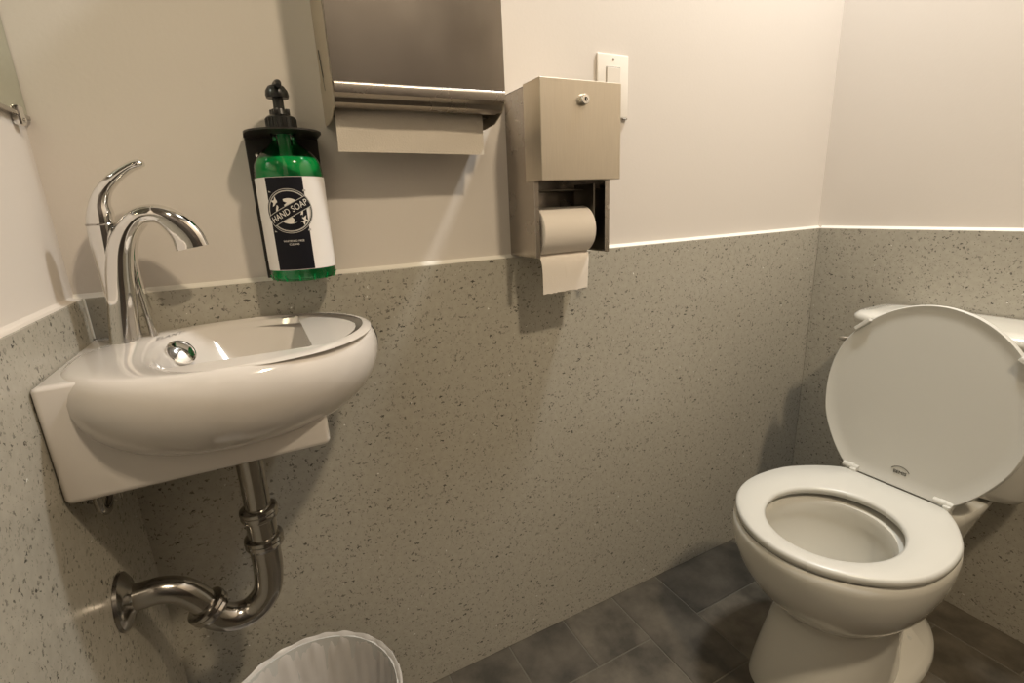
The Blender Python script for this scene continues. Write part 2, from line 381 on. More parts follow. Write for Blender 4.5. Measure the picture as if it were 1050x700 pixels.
curve_tube('spout_web', [(.0955, .9935, .0026), (.0834, .9785, .0030), (.0754, .9541, .0036), (.0737, .925, .0043), (.0747, .8923, .0050), (.0772, ZR-.001, .0054)], [.011]*6, -.047)
curve_tube('body', [(.0477, ZR, .0148), (.0478, .8971, .0125), (.0485, .9348, .0134), (.0497, .969, .0152), (.0510, .9939, .0156)], [.014, .013, .014, .0155, .016], -.052)
bm = bmesh.new(); lathe(bm, [(.0158, .9935), (.0165, .9948), (.0158, .9962)], (.0511, -.052, 0), n=32); obj('collar', bm, CHROME2, fa)
curve_tube('lever', [(.0513, .9958, .0154), (.0530, 1.0080, .0140), (.0556, 1.0218, .0105), (.0633, 1.0365, .0082), (.0779, 1.0511, .0069), (.0940, 1.0620, .0058), (.1036, 1.0655, .0056), (.1085, 1.0655, .0036)], [.016, .0155, .013, .0105, .0098, .0098, .0095, .006], -.052, -.006)
bm = bmesh.new(); tube(bm, [(.037, -.030, .88), (.037, -.030, .918)], [.0018, .0018], n=12); lathe(bm, [(.0032, 0), (.004, .004), (.0025, .008)], (.037, -.030, .918), n=16); obj('lift_rod', bm, CHROME2, fa)

# ------------------------------------------------------------ drain trap
tr = thing('drain_trap', 'chrome P-shaped drain trap running from the sink into the left wall', 'pipe', (.165, -.16, .44))
TY = -.155
bm = bmesh.new(); tube(bm, [(.164, TY, .7162), (.164, TY, .65), (.163, TY, .60), (.162, TY, .555)], [.0165]*4, n=28); obj('tailpiece', bm, CHROME2, tr, angle=60)
bm = bmesh.new(); tube(bm, [(.163, TY, .600), (.163, TY, .575), (.162, TY, .545), (.161, TY, .515), (.154, TY-.001, .482), (.133, TY-.003, .462), (.109, TY-.006, .462), (.089, TY-.009, .478), (.082, TY-.01, .496)], [.019, .019, .0195, .019, .0185, .0185, .0185, .0185, .0185], n=28); obj('trap_bend', bm, CHROME2, tr, angle=60)
bm = bmesh.new(); tube(bm, [(.083, TY-.01, .492), (.077, TY-.011, .510), (.062, TY-.013, .532), (.042, TY-.014, .543), (.020, TY-.015, .545), (.002, TY-.015, .545)], [.0165]*6, n=28); obj('wall_arm', bm, CHROME2, tr, angle=60)
def nut(name, c, ax, r=.0235):
    bm = bmesh.new(); lathe(bm, [(r*.82, -.009), (r*.96, -.008), (r*1.02, -.004), (r*.96, 0), (r*1.04, .003), (r*1.0, .007), (r*.84, .009)], c, ax, 32); obj(name, bm, CHROME2, tr)
nut('slip_nut', (.1635, TY, .606), (0, 0, 1)); nut('slip_nut', (.163, TY, .562), (0, 0, 1), .0245); nut('slip_nut', (.084, TY-.01, .493), (-.45, -.05, .9), .0245)
bm = bmesh.new(); lathe(bm, [(.036, 0), (.035, .004), (.028, .009), (.020, .011), (.0165, .014)], (.0005, TY-.015, .545), (1, 0, 0), 40); obj('wall_flange', bm, CHROME2, tr)
# supply hose and stop valve under the basin
sv = thing('stop_valve', 'small chrome stop valve with dark supply hose beneath the sink', 'valve', (.0, -.18, .68))
bm = bmesh.new(); lathe(bm, [(.014, 0), (.014, .003), (.010, .005), (.006, .007), (.006, .022)], (.0005, -.165, .695), (1, 0, 0), 24); tube(bm, [(.022, -.165, .680), (.022, -.165, .708)], [.0075, .0075], n=16)
obj('valve_body', bm, CHROME2, sv)
bm = bmesh.new(); tube(bm, [(.020, -.214, .7155), (.020, -.212, .694), (.020, -.195, .682), (.020, -.176, .688), (.022, -.168, .700)], [.0042]*5, n=16); obj('braided_hose', bm, CHROME2, sv)
bm = bmesh.new(); tube(bm, [(.022, -.165, .706), (.034, -.165, .711), (.070, -.168, .709), (.105, -.150, .7125), (.120, -.130, .7125)], [.0045]*5, n=14); obj('supply_hose', bm, BLACKP, sv)
bm = bmesh.new(); lathe(bm, [(.009, .690), (.009, .702), (.019, .704), (.019, .7165), (.004, .7165)], (.064, -.052, 0), n=6); obj('mounting_nut', bm, CHROME2, sv)

# ------------------------------------------------------------ soap bottle in its wall bracket
BX, BY = .2765, -.0375; BR = .0455
br = thing('bottle_bracket', 'black metal wall bracket holding the green soap bottle by its neck', 'bracket', (BX, TH, .90))
bm = bmesh.new(); box(bm, .227, .3275, .0095, TH-.0003, .9025, 1.1085, .001)
obj('back_plate', bm, BLACKM, br, smooth=False)
bm = bmesh.new()
# shelf plate with a hole for the neck
ho, so = [], []
for i in range(64):
    t = 2*PI*i/64; c, s = math.cos(t), math.sin(t)
    ho.append((BX+.0175*c, BY+.0175*s)); k = 1/max(abs(c)/.0505, abs(s)/.0475) if s > 0 else min(1/max(abs(c)/.0505, 1e-6), .0505)
    so.append((BX+k*c, min(BY+k*s, TH-.001)))
loft(bm, [[(x, y, 1.1065) for x, y in ho], [(x, y, 1.1065) for x, y in so], [(x, y, 1.1088) for x, y in so], [(x, y, 1.1088) for x, y in ho], [(x, y, 1.1065) for x, y in ho]], False, False)
obj('neck_plate', bm, BLACKM, br, smooth=False)
bm = bmesh.new()
lathe(bm, [(.0042, 0), (.0040, .0012), (.0022, .002)], (.242, .0094, 1.083), (0, -1, 0), 16)
obj('screw', bm, CHROME, br)

bo = thing('soap_bottle', 'clear pump bottle of green hand soap with black and white label', 'soap bottle', (BX, BY, .905))
Z0 = .9035
prof = [(.002, Z0+.004), (.03, Z0+.003), (.038, Z0), (.0435, Z0+.002), (BR, Z0+.007), (BR, 1.052), (.0445, 1.064), (.040, 1.074), (.032, 1.083), (.022, 1.091), (.0165, 1.097), (.0155, 1.104), (.0155, 1.1105)]
bm = bmesh.new(); lathe(bm, prof, (BX, BY, 0), n=64, cap=False); obj('bottle_wall', bm, CLEAR, bo)
bm = bmesh.new(); lathe(bm, [(.001, Z0+.0055), (.037, Z0+.003), (.0425, Z0+.004), (BR-.0012, Z0+.008), (BR-.0012, 1.052), (.0432, 1.064), (.0396, 1.0725), (.0385, 1.0735), (.001, 1.0735)], (BX, BY, 0), n=64); obj('soap', bm, GREEN, bo)
bm = bmesh.new()
for i in range(14):   # moulded feet ribs round the base
    a = 2*PI*i/14; tube(bm, [(BX+.0425*math.cos(a), BY+.0425*math.sin(a), Z0+.0012), (BX+.0462*math.cos(a), BY+.0462*math.sin(a), Z0+.009)], [.0012, .0008], n=8, k=2)
obj('base_ribs', bm, GREEN, bo)
bm = bmesh.new(); tube(bm, [(BX, BY, .92), (BX, BY, 1.106)], [.0085, .0085], n=16); obj('dip_tube', bm, mat('green_tube', (.0, .26, .07), .2), bo)
def wrap(a, z, r):  # a = arc metres from the label's middle, which looks a little to the left
    th = -PI/2-math.radians(13)+a/BR
    return Vector((BX+r*math.cos(th), BY+r*math.sin(th), z))
def shell(a0, a1, z0, z1, r, m, name, par, n=40):
    bm = bmesh.new(); va = [a0+(a1-a0)*i/n for i in range(n+1)]
    rin = [[wrap(a, z0, r) for a in va], [wrap(a, z1, r) for a in va], [wrap(a, z1, r-.0003) for a in va], [wrap(a, z0, r-.0003) for a in va], [wrap(a, z0, r) for a in va]]
    loft(bm, rin, False, False, closed=False); return obj(name, bm, m, par)
ZL0, ZL1 = .9205, 1.047
lb = shell(-.110, .110, ZL0, ZL1, BR+.0006, WHITEL, 'label', bo, 80)
PW = .0246
shell(-PW-.0022, PW-.0022, ZL0+.0008, ZL1-.0005, BR+.0010, BLACKL, 'label_panel', lb)
LZ = 1.0015; RR = BR+.0014
def flat(bm, poly, m=None):
    vs = [bm.verts.new(wrap(x, LZ+z, RR)) for x, z in poly]; bm.faces.new(vs)
def annulus(bm, r0, r1, n=64, a0=0, a1=2*PI, dr=0):
    for i in range(n):
        t0, t1 = a0+(a1-a0)*i/n, a0+(a1-a0)*(i+1)/n
        vs = [bm.verts.new(wrap(r*math.cos(t), LZ+r*math.sin(t), RR+dr)) for r, t in ((r0, t0), (r1, t0), (r1, t1), (r0, t1))]; bm.faces.new(vs)
bm = bmesh.new(); annulus(bm, 0.0, .0302, dr=-.0002); bmesh.ops.remove_doubles(bm, verts=bm.verts[:], dist=1e-6); obj('emblem_ground', bm, BLACKL, lb, smooth=False)
bm = bmesh.new(); annulus(bm, .0262, .0278); annulus(bm, .0291, .0299)
TA = math.radians(27); ca, sa = math.cos(TA), math.sin(TA)
rot = lambda x, z: (x*ca-z*sa, x*sa+z*ca)
def rquad(bm, x0, x1, z0, z1, n=14, dr=.0):
    for i in range(n):
        xa, xb = x0+(x1-x0)*i/n, x0+(x1-x0)*(i+1)/n
        vs = [bm.verts.new(wrap(rot(x, z)[0], LZ+rot(x, z)[1], RR+dr)) for x, z in ((xa, z0), (xb, z0), (xb, z1), (xa, z1))]; bm.faces.new(vs)
rquad(bm, -.0285, .0285, .0072, .0081, dr=.0004); rquad(bm, -.0285, .0285, -.0081, -.0072, dr=.0004)
for sx in (-1, 1):
    for sz in (-1, 1):
        c = (sx*.0222, sz*.0265)
        flat(bm, [(c[0]-.002, c[1]-.001), (c[0]+.002, c[1]-.001), (c[0]+.0022*sx, c[1]+.0018), (c[0]-.0016, c[1]+.001)])
obj('emblem_rings', bm, GREYL, lb, smooth=False)
bm = bmesh.new()
annulus(bm, .0, .0172, 40); bmesh.ops.remove_doubles(bm, verts=bm.verts[:], dist=1e-6)
for c, s, ph in (((-.0165, .0125), .0075, .3), ((.0165, -.0125), .0075, 1.0)):   # small figure-like sprigs on both sides
    pts = []
    for i in range(10):
        r = s*(1 if i % 2 == 0 else .42); t = ph+2*PI*i/10; pts.append((c[0]+r*math.cos(t), c[1]+r*math.sin(t)))
    flat(bm, pts)
obj('emblem_disc', bm, PALEL, lb, smooth=False)
bm = bmesh.new()
for c, s, ph in (((-.0095, .0105), .0078, .1), ((.0098, -.0105), .0082, .7)):
    pts = []
    for i in range(12):
        r = s*(1 if i % 2 == 0 else .6); t = ph+2*PI*i/12; pts.append((c[0]+r*math.cos(t), c[1]+r*math.sin(t)))
    vs = [bm.verts.new(wrap(x, LZ+z, RR+.0002)) for x, z in pts]; bm.faces.new(vs)
rquad(bm, -.0275, .0275, -.0072, .0072, dr=.0003)
obj('emblem_banner', bm, BLACKL, lb, smooth=False)
def ltx(co):
    x, z = co.x*.80, co.y*1.0; x += z*.1; x, z = rot(x, z); return wrap(x, LZ+z, RR+.0006+co.z)
obj('lettering', text_bm('HAND SOAP', .0118, ltx, .0001), PALEL, lb, smooth=False)
def ltx2(dz):
    return lambda co: wrap(co.x, LZ-.0405+dz+co.y, RR+.0003+co.z)
obj('lettering', text_bm('WHITENED FREE', .0036, ltx2(0), .0001), PALEL, lb, smooth=False)
obj('lettering', text_bm('CLEANS', .0036, ltx2(-.0045), .0001), PALEL, lb, smooth=False)
pu = bmesh.new()
lathe(pu, [(.0155, 1.1090), (.0195, 1.1092), (.0198, 1.1110), (.0195, 1.1270), (.0180, 1.1285), (.0120, 1.1310), (.0105, 1.1380), (.0055, 1.1390)], (BX, BY, 0), n=40)
for i in range(20):
    a = 2*PI*i/20; tube(pu, [(BX+.0197*math.cos(a), BY+.0197*math.sin(a), 1.1110), (BX+.0197*math.cos(a), BY+.0197*math.sin(a), 1.1260)], [.0008, .0008], n=6, k=1)
obj('pump_collar', pu, BLACKP, bo)
pu = bmesh.new()
for i in range(4):
    a = PI/4+i*PI/2+.3; box(pu, BX+.011*math.cos(a)-.003, BX+.011*math.cos(a)+.003, BY+.011*math.sin(a)-.003, BY+.011*math.sin(a)+.003, 1.1300, 1.1385, .0012)
lathe(pu, [(.0072, 1.1340), (.0070, 1.1560)], (BX, BY, 0), n=20)
obj('pump_stem', pu, BLACKP, bo)
pu = bmesh.new()
lathe(pu, [(.0060, 1.1520), (.0142, 1.1525), (.0152, 1.1560), (.0142, 1.1620), (.0105, 1.1675), (.004, 1.1700)], (BX, BY, 0), n=32)
tube(pu, [(BX, BY+.002, 1.1660), (BX, BY-.012, 1.1675), (BX+.001, BY-.028, 1.1670), (BX+.001, BY-.035, 1.1620)], [(.0058, .0045), (.0052, .004), (.0042, .0036), (.0036, .0032)], n=16, side=(1, 0, 0))
obj('pump_head', pu, BLACKP, bo)

# ------------------------------------------------------------ paper-towel dispenser
DX0, DX1 = .3435, .6025; DF = -.093; DZ = 1.1655; DT = 1.50
dp = thing('towel_dispenser', 'brushed steel folded-towel dispenser on the back wall above the soap bottle', 'paper towel dispenser', ((DX0+DX1)/2, TH, 1.12))
bm = bmesh.new(); box(bm, DX0, DX1, DF+.008, TH-.0004, DZ+.002, DT, .002); obj('cabinet', bm, STEELT, dp, smooth=False)
bm = bmesh.new(); prism(bm, [(DX0-.0005, DF), (DX0-.0005, DF+.008), (DX1+.0005, DF+.008), (DX1+.0005, DF)], 'z', DZ, DT, .0012); obj('door', bm, STEEL, dp, smooth=False)
side = [(TH-.0004, DZ+.02), (TH-.0004, 1.126), (-.012, 1.124), (-.05, 1.127), (-.078, 1.139), (-.090, 1.152), (DF+.003, DZ+.001), (DF+.008, DZ+.02)]
for a, b in ((DX0-.0008, DX0+.001), (DX1-.001, DX1+.0008)):
    bm = bmesh.new(); prism(bm, side, 'x', a, b); obj('side_cheek', bm, STEELT, dp, smooth=False)
lipc = [(DF-.001, DZ+.001), (DF-.0018, DZ-.0015), (DF-.0005, DZ-.012), (DF+.006, DZ-.0150), (DF+.009, DZ-.0165), (DF+.011, DZ-.0225), (DF+.020, DZ-.0265), (DF+.032, DZ-.0265)]
th = .0012
poly = lipc+[(y+th*.6, z+th) for y, z in reversed(lipc)]
bm = bmesh.new(); prism(bm, poly, 'x', DX0+.001, DX1-.001); obj('towel_trough', bm, STEELS, dp, angle=30)
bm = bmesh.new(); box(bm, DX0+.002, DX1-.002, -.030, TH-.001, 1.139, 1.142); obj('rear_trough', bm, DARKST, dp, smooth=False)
bm = bmesh.new(); prism(bm, [(-.0275, 1.168), (-.0295, 1.168), (-.0115, 1.225), (-.0095, 1.225)], 'x', DX0-.0011, DX0-.0002); obj('refill_slot', bm, BLACKM, dp, smooth=False)
# the folded towel that hangs out
def sheet(x0, x1, path, nx=24, wob=.0008, name='x', m=TOWEL, th=.0007, fr=None):
    bm = bmesh.new(); P = catmull(path, 6); rows = []
    for k, p in enumerate(P):
        row = []
        for i in range(nx+1):
            s = i/nx; f = fr(s, k/(len(P)-1)) if fr else (0, 0, 0)
            row.append(Vector((x0+(x1-x0)*s+f[0], p.x+wob*math.sin(s*9+k*.4)+f[1], p.y+f[2])))
        rows.append(row)
    back = [[v+Vector((0, th, 0)) for v in r] for r in rows]
    ring = [r+b[::-1] for r, b in zip(rows, back)]
    loft(bm, ring); return bm
tw = obj('paper_towel', sheet(.350, .583, [Vector((-.040, 1.1455, 0)), Vector((-.047, 1.134, 0)), Vector((-.0505, 1.112, 0)), Vector((-.0515, 1.079, 0))], fr=lambda s, k: (-.004*k, -.004*k*(1-s), .003*k*(1-s)+.0035*(1-k)*math.sin(s*PI))), TOWEL, angle=60)
tag(tw, 'white paper towel hanging from the dispenser\'s bottom slot', 'paper towel')
bm = sheet(.352, .581, [Vector((-.034, 1.1455, 0)), Vector((-.041, 1.134, 0)), Vector((-.0445, 1.112, 0)), Vector((-.045, 1.087, 0))]); obj('rear_fold', bm, TOWEL, tw, angle=60)

# ------------------------------------------------------------ toilet-paper dispenser
TX0, TX1 = .6535, .812; TF = -.116; TZ0, TZ1 = 1.033, 1.188; LB = .9035
tp = thing('toilet_paper_dispenser', 'lockable brushed steel toilet-paper dispenser on the back wall right of the towels', 'toilet paper dispenser', ((TX0+TX1)/2, TH, LB))
bm = bmesh.new()
box(bm, TX0, TX0+.0025, -.086, TH-.0004, LB, TZ1-.002, .0006, 1); box(bm, TX1-.0025, TX1, -.086, TH-.0004, LB, TZ1-.002, .0006, 1)
box(bm, TX0, TX1, -.086, TH-.0004, TZ1-.004, TZ1-.002, .0005, 1); box(bm, TX0+.001, TX1-.001, TH-.003, TH-.0005, LB, TZ1-.004)
obj('case', bm, STEELS, tp, smooth=False)
for a, b in ((TX0-.0006, TX0+.0085), (TX1-.0095, TX1+.0006)):
    bm = bmesh.new(); box(bm, a, b, -.0875, -.0855, LB, TZ0+.01, .0006, 1); obj('front_flange', bm, STEELS, tp, smooth=False)
bm = bmesh.new()
box(bm, TX0-.0012, TX1+.0012, TF, TF+.0018, TZ0, TZ1, .0008, 2)
box(bm, TX0-.0012, TX0+.0006, TF+.001, -.060, TZ0, TZ1, .0005, 1); box(bm, TX1-.0006, TX1+.0012, TF+.001, -.060, TZ0, TZ1, .0005, 1)
box(bm, TX0-.0012, TX1+.0012, TF+.001, -.060, TZ1-.0016, TZ1+.0002, .0005, 1); box(bm, TX0-.0012, TX1+.0012, TF+.001, TF+.02, TZ0, TZ0+.0016, .0005, 1)
dr = obj('door', bm, STEELT, tp, smooth=False)
bm = bmesh.new(); lathe(bm, [(.0092, 0), (.0092, .002), (.0083, .004), (.0083, .0075), (.0072, .0090), (.0035, .0092), (.0033, .0082), (.001, .0082)], (.7335, TF, 1.158), (0, -1, 0), 36); lk = obj('lock', bm, CHROME, dr)
bm = bmesh.new(); box(bm, .7327, .7343, TF-.0097, TF-.0088, 1.1545, 1.1615, .0003, 1); obj('keyhole', bm, BLACKP, lk, smooth=False)
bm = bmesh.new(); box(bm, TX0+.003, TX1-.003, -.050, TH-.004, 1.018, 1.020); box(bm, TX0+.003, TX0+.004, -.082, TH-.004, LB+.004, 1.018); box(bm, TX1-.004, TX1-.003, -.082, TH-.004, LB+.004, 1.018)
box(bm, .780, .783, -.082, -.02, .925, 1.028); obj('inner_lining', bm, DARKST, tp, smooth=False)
# roll
RX0, RX1, RY, RZ, RR_ = .668, .778, -.052, .9475, .0425
ro = thing('toilet_roll', 'white toilet paper roll inside the steel dispenser with its end hanging', 'toilet paper roll', ((RX0+RX1)/2, RY, RZ-RR_))
bm = bmesh.new()
prof = [(.020, 0), (RR_-.0015, 0), (RR_, .0012), (RR_, RX1-RX0-.0012), (RR_-.0015, RX1-RX0), (.020, RX1-RX0), (.020, 0)]
lathe(bm, prof, (RX0, RY, RZ), (1, 0, 0), 64, cap=False); obj('paper', bm, PAPER, ro)
bm = bmesh.new(); lathe(bm, [(.0185, -.0002), (.0198, -.0002), (.0198, RX1-RX0+.0002), (.0185, RX1-RX0+.0002), (.0185, -.0002)], (RX0, RY, RZ), (1, 0, 0), 40, cap=False); obj('core', bm, CARD, ro)
random.seed(3)
jag = [random.uniform(-.0012, .0012) for _ in range(40)]
bm = sheet(RX0+.001, RX1-.001, [Vector((-.066, .9072, 0)), Vector((-.074, .900, 0)), Vector((-.0775, .880, 0)), Vector((-.0765, .836, 0))], nx=32, wob=.0004, fr=lambda s, k: (-.001+.004*k*(s < .5)-.006*k*s, .0, jag[int(s*32)]*k+.002*k*s))
obj('loose_end', bm, PAPER, ro, angle=60)
bm = bmesh.new(); lathe(bm, [(.0175, 0), (.0175, RX1-RX0+.003), (.006, RX1-RX0+.004), (.006, RX1-RX0+.028)], (RX0-.001, RY, RZ), (1, 0, 0), 30); lathe(bm, [(.006, 0), (.006, .011)], (RX0-.012, RY, RZ), (1, 0, 0), 24)
obj('spindle', bm, BLACKP, tp)

# ------------------------------------------------------------ light switch
sw = thing('light_switch', 'white rocker light switch plate on the wall behind the steel toilet-paper dispenser', 'light switch', (.893, TH, 1.2135))
bm = bmesh.new(); box(bm, .855, .931, .0065, TH-.0003, 1.156, 1.271, .002, 3); obj('wall_plate', bm, SWITCH, sw, angle=30)
bm = bmesh.new(); prism(bm, [(.0066, 1.180), (.0026, 1.181), (.0048, 1.2135), (.0036, 1.246), (.0066, 1.247)], 'x', .8765, .9095, .0004); rk = obj('rocker', bm, SWITCH, sw, smooth=False)
bm = bmesh.new(); 
for z in (1.180-.0005, 1.2475): box(bm, .8755, .9105, .0062, .0066, z-.0006, z+.0006)
for x in (.8757, .9103): box(bm, x-.0005, x+.0005, .0062, .0066, 1.18, 1.247)
obj('rocker_gap', bm, INK, sw, smooth=False)
for z in (1.261, 1.166):
    bm = bmesh.new(); lathe(bm, [(.0028, 0), (.0026, .0006), (.0008, .0007)], (.893, .0065, z), (0, -1, 0), 16); obj('screw', bm, CHROME2, sw)
bm = bmesh.new(); box(bm, .918, .929, .005, .0085, 1.1535, 1.1562, .0008, 1); obj('plate_tab', bm, CHROME2, sw)

# ------------------------------------------------------------ mirror on the left wall
mi = thing('mirror', 'frameless mirror with chrome bottom clip on the left wall', 'mirror', (-TH, -.35, 1.12))
bm = bmesh.new(); box(bm, -TH+.0005, -TH+.0055, -.75, .011, 1.127, 1.95, .001, 2); obj('mirror_glass', bm, MIRROR, mi, smooth=False)
bm = bmesh.new(); box(bm, -TH+.0004, -TH+.0075, -.75, .010, 1.122, 1.1275, .0008, 1); obj('bottom_channel', bm, CHROME2, mi, smooth=False)
bm = bmesh.new(); box(bm, -TH+.0004, -TH+.0095, -.030, -.014, 1.112, 1.134, .002, 2); lathe(bm, [(.004, 0), (.003, .002)], (-TH+.0092, -.022, 1.118), (1, 0, 0), 14); obj('clip', bm, CHROME, mi)

# ------------------------------------------------------------ waste bin
wb = thing('waste_bin', 'round waste bin with clear plastic liner on the floor beneath the sink', 'waste bin', (.183, -.195, 0))
bx, by, brr, bz = .183, -.195, .130, .295
bm = bmesh.new(); lathe(bm, [(.001, .002), (.098, .002), (.1, .006), (.126, bz-.012), (.1285, bz-.010), (.1285, bz-.004), (.124, bz-.004), (.0955, .010), (.001, .010)], (bx, by, 0), n=64); obj('bin_body', bm, BINP, wb)
random.seed(11); ph = [random.uniform(0, 6.28) for _ in range(12)]
def crink(t, z):
    return .0022*math.sin(17*t+ph[0]+z*20)+.0016*math.sin(31*t+ph[1]-z*33)+.0011*math.sin(53*t+ph[2]+z*70)+.0007*math.sin(97*t+ph[3])
rg = []
for r, z, a in ((.131, bz-.07, .8), (.132, bz-.04, .8), (.1325, bz-.015, .6), (.1325, bz-.002, .4), (.130, bz+.001, .3), (.1265, bz-.002, .3), (.123, bz-.012, .5), (.120, bz-.03, .5), (.116, bz-.06, .6), (.110, bz-.10, .8), (.104, bz-.15, 1), (.09, .10, 3), (.06, .035, 2), (.01, .02, 0)):
    rg.append([(bx+(r+a*crink(2*PI*i/180, z)*(-1 if r < .128 else .4))*math.cos(2*PI*i/180), by+(r+a*crink(2*PI*i/180, z)*(-1 if r < .128 else .4))*math.sin(2*PI*i/180), z+(.0012*math.sin(23*2*PI*i/180+ph[4]) if z > bz-.05 else 0)) for i in range(180)])
bm = bmesh.new(); loft(bm, rg, False, True); obj('bin_liner', bm, LINER, wb, angle=50)

# ------------------------------------------------------------ toilet
TC = -.384   # centre line
HX = 1.330   # back edge of the seat
to = thing('toilet', 'white floor-standing toilet with raised lid against the right wall', 'toilet', (1.25, TC, 0))
SO = [(0, .075), (.002, .091), (.012, .106), (.040, .129), (.075, .150), (.110, .165), (.150, .173), (.195, .1755), (.240, .170), (.285, .153), (.325, .123), (.355, .086), (.374, .045), (.381, 0)]
def outline(n=120):
    """even samples of the seat outline, (u from hinge, v from centre)"""
    pts = [Vector((u, v, 0)) for u, v in SO]; pts += [Vector((u, -v, 0)) for u, v in SO[-2::-1]]
    P = catmull(pts, 10); P = P+[Vector((0, v*.072/3, 0)) for v in (-2, -1, 0, 1, 2)]
    L = [0]
    for a, b in zip(P, P[1:]+P[:1]): L.append(L[-1]+(b-a).length)
    out = []; T = L[-1]; j = 0; Q = P+P[:1]
    for i in range(n):
        s = T*i/n
        while L[j+1] < s: j += 1
        out.append(Q[j].lerp(Q[j+1], (s-L[j])/max(L[j+1]-L[j], 1e-9)))
    return out
OL = outline(120)
def inset(d):   # offset outline inward by d
    res = []; n = len(OL)
    for i in range(n):
        t = (OL[(i+2) % n]-OL[i-2]).normalized(); nn = Vector((-t.y, t.x, 0))
        if nn.dot(Vector((.19, 0, 0))-OL[i]) < 0: nn = -nn
        res.append(OL[i]+nn*d)
    return res
def S(p, z, dx=0): return Vector((HX-p.x+dx, TC+p.y, z))
# seat: rounded slab with an egg-shaped hole; hole ring follows the outline by angle
def hole(s=1.0, a=.121, b=.109, cu=.219, cv=-.006):
    res = []
    for p in OL:
        t = math.atan2((p.y)/.175, (p.x-.2)/.19); res.append(Vector((cu+a*s*math.cos(t), cv+b*s*math.sin(t), 0)))
    return res
SZ = .392; ST = .016
bm = bmesh.new()
i0, i1, i2 = inset(0), inset(.0018), inset(.005)
loft(bm, [[S(p, SZ-ST) for p in hole(1.03)], [S(p, SZ-ST) for p in inset(.003)], [S(p, SZ-ST+.003) for p in i0], [S(p, SZ-.006) for p in i0], [S(p, SZ-.002) for p in i1], [S(p, SZ) for p in i2],
          [S(a.lerp(b, .5), SZ+.001) for a, b in zip(i2, hole(1.06))], [S(p, SZ-.001) for p in hole(1.05)], [S(p, SZ-.004) for p in hole(1.01)], [S(p, SZ-.009) for p in hole(1.0)], [S(p, SZ-ST) for p in hole(1.03)]], False, False)
obj('seat', bm, SEATP, to, angle=50)
# lid: same outline, standing, leaning back onto the tank
LT = math.radians(9)
def Lp(p, w):   # w: depth, towards the tank
    u = p.x+.001
    return Vector((HX+.004+math.sin(LT)*u+math.cos(LT)*w, TC+p.y, SZ-.002+math.cos(LT)*u-math.sin(LT)*w))
bm = bmesh.new(); a0, a1, a2, a3 = inset(-.002), inset(.0), inset(.004), inset(.010)
cent = Vector((.2, 0, 0))
loft(bm, [[Lp(cent.lerp(p, .05), .004) for p in a3], [Lp(cent.lerp(p, .9), .004) for p in a3], [Lp(p, .0035) for p in a3], [Lp(p, .0008) for p in a2], [Lp(p, 0) for p in a1], [Lp(p, .002) for p in a0], [Lp(p, .012) for p in a0], [Lp(p, .016) for p in a2], [Lp(cent.lerp(p, .6), .020) for p in a3], [Lp(cent.lerp(p, .05), .022) for p in a3]])
lid = obj('lid', bm, SEATP, to, angle=50)
lid_z = lambda u, v, w=-.001: Lp(Vector((u, v, 0)), w)
for (u, v, ang) in ((.322, .128, .78), (.300, -.148, -.55)):
    bm = bmesh.new(); t = bmesh.new(); box(t, -.018, .018, -.0045, .0045, -.007, .004, .0018, 2)
    for q in t.verts:
        x, y, z = q.co; uu = u-x*math.sin(abs(ang)); vv = v+(x*math.cos(ang) if v > 0 else -x*math.cos(ang))+0
        uu += y*math.cos(ang)*1; vv += y*math.sin(ang)
        q.co = Lp(Vector((uu, vv, 0)), z)
    merge(bm, t); obj('bumper', bm, SEATP, lid, smooth=False)
def lidtx(co): return Lp(Vector((.030+co.y, -.004-co.x, 0)), .0032-co.z)
obj('printed_name', text_bm('BEMIS', .0095, lidtx, .0004, 1.0), INK2, lid, smooth=False)
bm = bmesh.new(); arc = []
for i in range(13):
    t = math.radians(150-120*i/12); arc.append((-.004-.019*math.cos(t), .026+.017*math.sin(t)))
tube(bm, [Lp(Vector((u, v, 0)), .0034) for v, u in arc], [.0006]*13, n=6, k=2); obj('printed_arc', bm, INK2, lid)
# hinges
for s in (1, -1):
    bm = bmesh.new(); y = TC+s*.086
    tube(bm, [(HX+.006, y-.016, SZ+.003), (HX+.006, y+.016, SZ+.003)], [.0068, .0068], n=20, k=2)
    tube(bm, [(HX+.006, y-.006, SZ+.003), (HX+.006, y+.006, SZ+.003)], [.0078, .0078], n=20, k=2)
    box(bm, HX-.008, HX+.010, y-.015, y-.003, SZ-.018, SZ+.005, .002)
    obj('hinge', bm, SEATP, to)
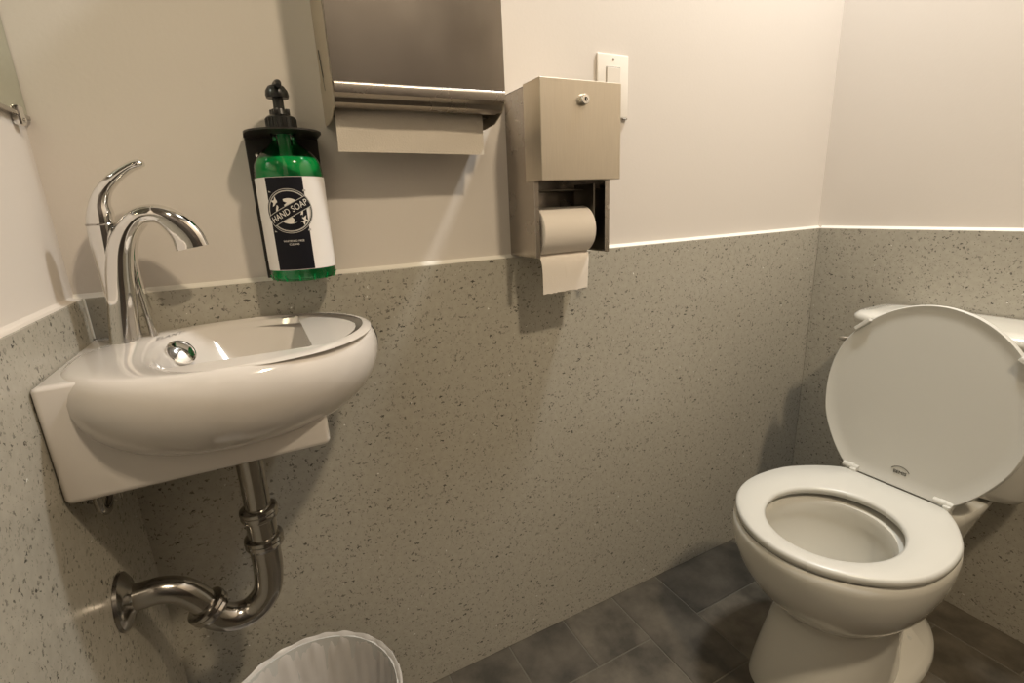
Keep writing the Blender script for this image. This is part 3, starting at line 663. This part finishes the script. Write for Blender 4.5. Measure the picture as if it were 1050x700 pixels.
# bowl
RZ0 = .374
def ring(scale_f, z, shift=0, wid=1.0, n=120):
    """outline scaled about its middle; u stretched so the back stays near the tank"""
    r = []
    for p in OL:
        u, v = p.x-.19, p.y
        r.append(Vector((HX-.19-u*scale_f+shift, TC+v*scale_f*wid, z)))
    return r
def brow(xf, xb, hw, z, ex=2.2, n=120):
    """bowl ring: xf front (small x), xb back, hw half-width"""
    r = []
    for i in range(n):
        t = 2*PI*i/n; c, s = superell(t, 1, 1, ex); r.append(Vector(((xf+xb)/2-(xb-xf)/2*c, TC+hw*s, z)))
    return r
bm = bmesh.new()
loft(bm, [brow(1.04, 1.17, .045, .190, 2), brow(1.01, 1.19, .075, .225, 2), brow(.985, 1.21, .098, .28, 2), brow(.975, 1.225, .108, .33, 2), brow(.982, 1.222, .106, .352, 2), brow(.978, 1.226, .112, .364, 2), brow(.962, 1.30, .145, RZ0-.002, 2.1),
          brow(.952, 1.348, .168, RZ0, 2.15), brow(.947, 1.356, .1735, RZ0-.005, 2.15), brow(.946, 1.358, .175, RZ0-.02, 2.15), brow(.950, 1.358, .172, .325, 2.15), brow(.962, 1.356, .163, .29, 2.15), brow(.985, 1.35, .148, .25, 2.15), brow(1.018, 1.34, .128, .215, 2.15), brow(1.045, 1.36, .107, .19, 2.2),
          brow(1.050, 1.36, .097, .170, 2.3), brow(1.042, 1.345, .097, .14, 2.4), brow(1.022, 1.335, .102, .08, 2.5), brow(1.008, 1.332, .107, .03, 2.6), brow(1.004, 1.332, .109, .012, 2.6), brow(1.002, 1.332, .110, 0.0, 2.6)])
obj('bowl', bm, CERAM2, to, angle=50)
bm = bmesh.new(); rr_ = brow(1.03, 1.18, .06, .205, 2); vs = [bm.verts.new(p) for p in rr_]; bm.faces.new(vs); obj('water', bm, WATER, to)
# rear deck under the tank and outlet foot
bm = bmesh.new()
loft(bm, [brow(1.29, 1.50, .088, .245, 3), brow(1.285, 1.53, .10, .30, 3), brow(1.285, 1.55, .112, .345, 3), brow(1.285, 1.56, .118, .366, 3), brow(1.288, 1.558, .115, .372, 3)]); obj('rear_deck', bm, CERAM2, to, angle=50)
bm = bmesh.new()
loft(bm, [brow(1.05, 1.498, .122, 0, 2), brow(1.05, 1.50, .123, .010, 2), brow(1.06, 1.496, .119, .020, 2), brow(1.08, 1.485, .108, .026, 2), brow(1.15, 1.47, .06, .05, 2.2), brow(1.20, 1.46, .048, .12, 2.2), brow(1.25, 1.46, .05, .26, 2.2)]); obj('foot', bm, CERAM2, to, angle=50)
for s in (1, -1):
    bm = bmesh.new(); lathe(bm, [(.0135, .020), (.0130, .036), (.0105, .043), (.004, .046)], (1.355, TC+s*.063, 0), n=28); obj('bolt_cap', bm, SEATP, to)
# tank
def trow(x0, x1, hw, z, ex=5):
    r = []
    for i in range(96):
        t = 2*PI*i/96; c, s = superell(t, 1, 1, ex); x = (x0+x1)/2-(x1-x0)/2*c
        bow = .014*(1-(s)**2) if c > 0 else 0
        r.append(Vector((x-bow, TC+hw*s, z)))
    return r
bm = bmesh.new()
loft(bm, [trow(1.46, 1.575, .130, .375), trow(1.447, 1.586, .155, .383), trow(1.442, 1.590, .166, .40), trow(1.438, 1.592, .172, .50), trow(1.434, 1.594, .178, .69), trow(1.434, 1.594, .178, .694)]); obj('tank', bm, CERAM2, to, angle=50)
bm = bmesh.new()
loft(bm, [trow(1.434, 1.596, .180, .694), trow(1.426, 1.598, .188, .697), trow(1.423, 1.599, .191, .706), trow(1.424, 1.599, .190, .716), trow(1.432, 1.597, .182, .723), trow(1.46, 1.58, .15, .726)]); obj('tank_lid', bm, CERAM2, to, angle=50)
bm = bmesh.new(); ly_ = TC+.145
lathe(bm, [(.011, 0), (.011, .006), (.006, .012)], (1.428, ly_, .664), (-1, 0, 0), 24); tube(bm, [(1.415, ly_, .664), (1.411, ly_+.015, .664), (1.410, ly_+.034, .661), (1.411, ly_+.044, .660)], [(.005, .007), (.0045, .007), (.0045, .0075), (.003, .005)], n=16)
obj('flush_lever', bm, CHROME, to)
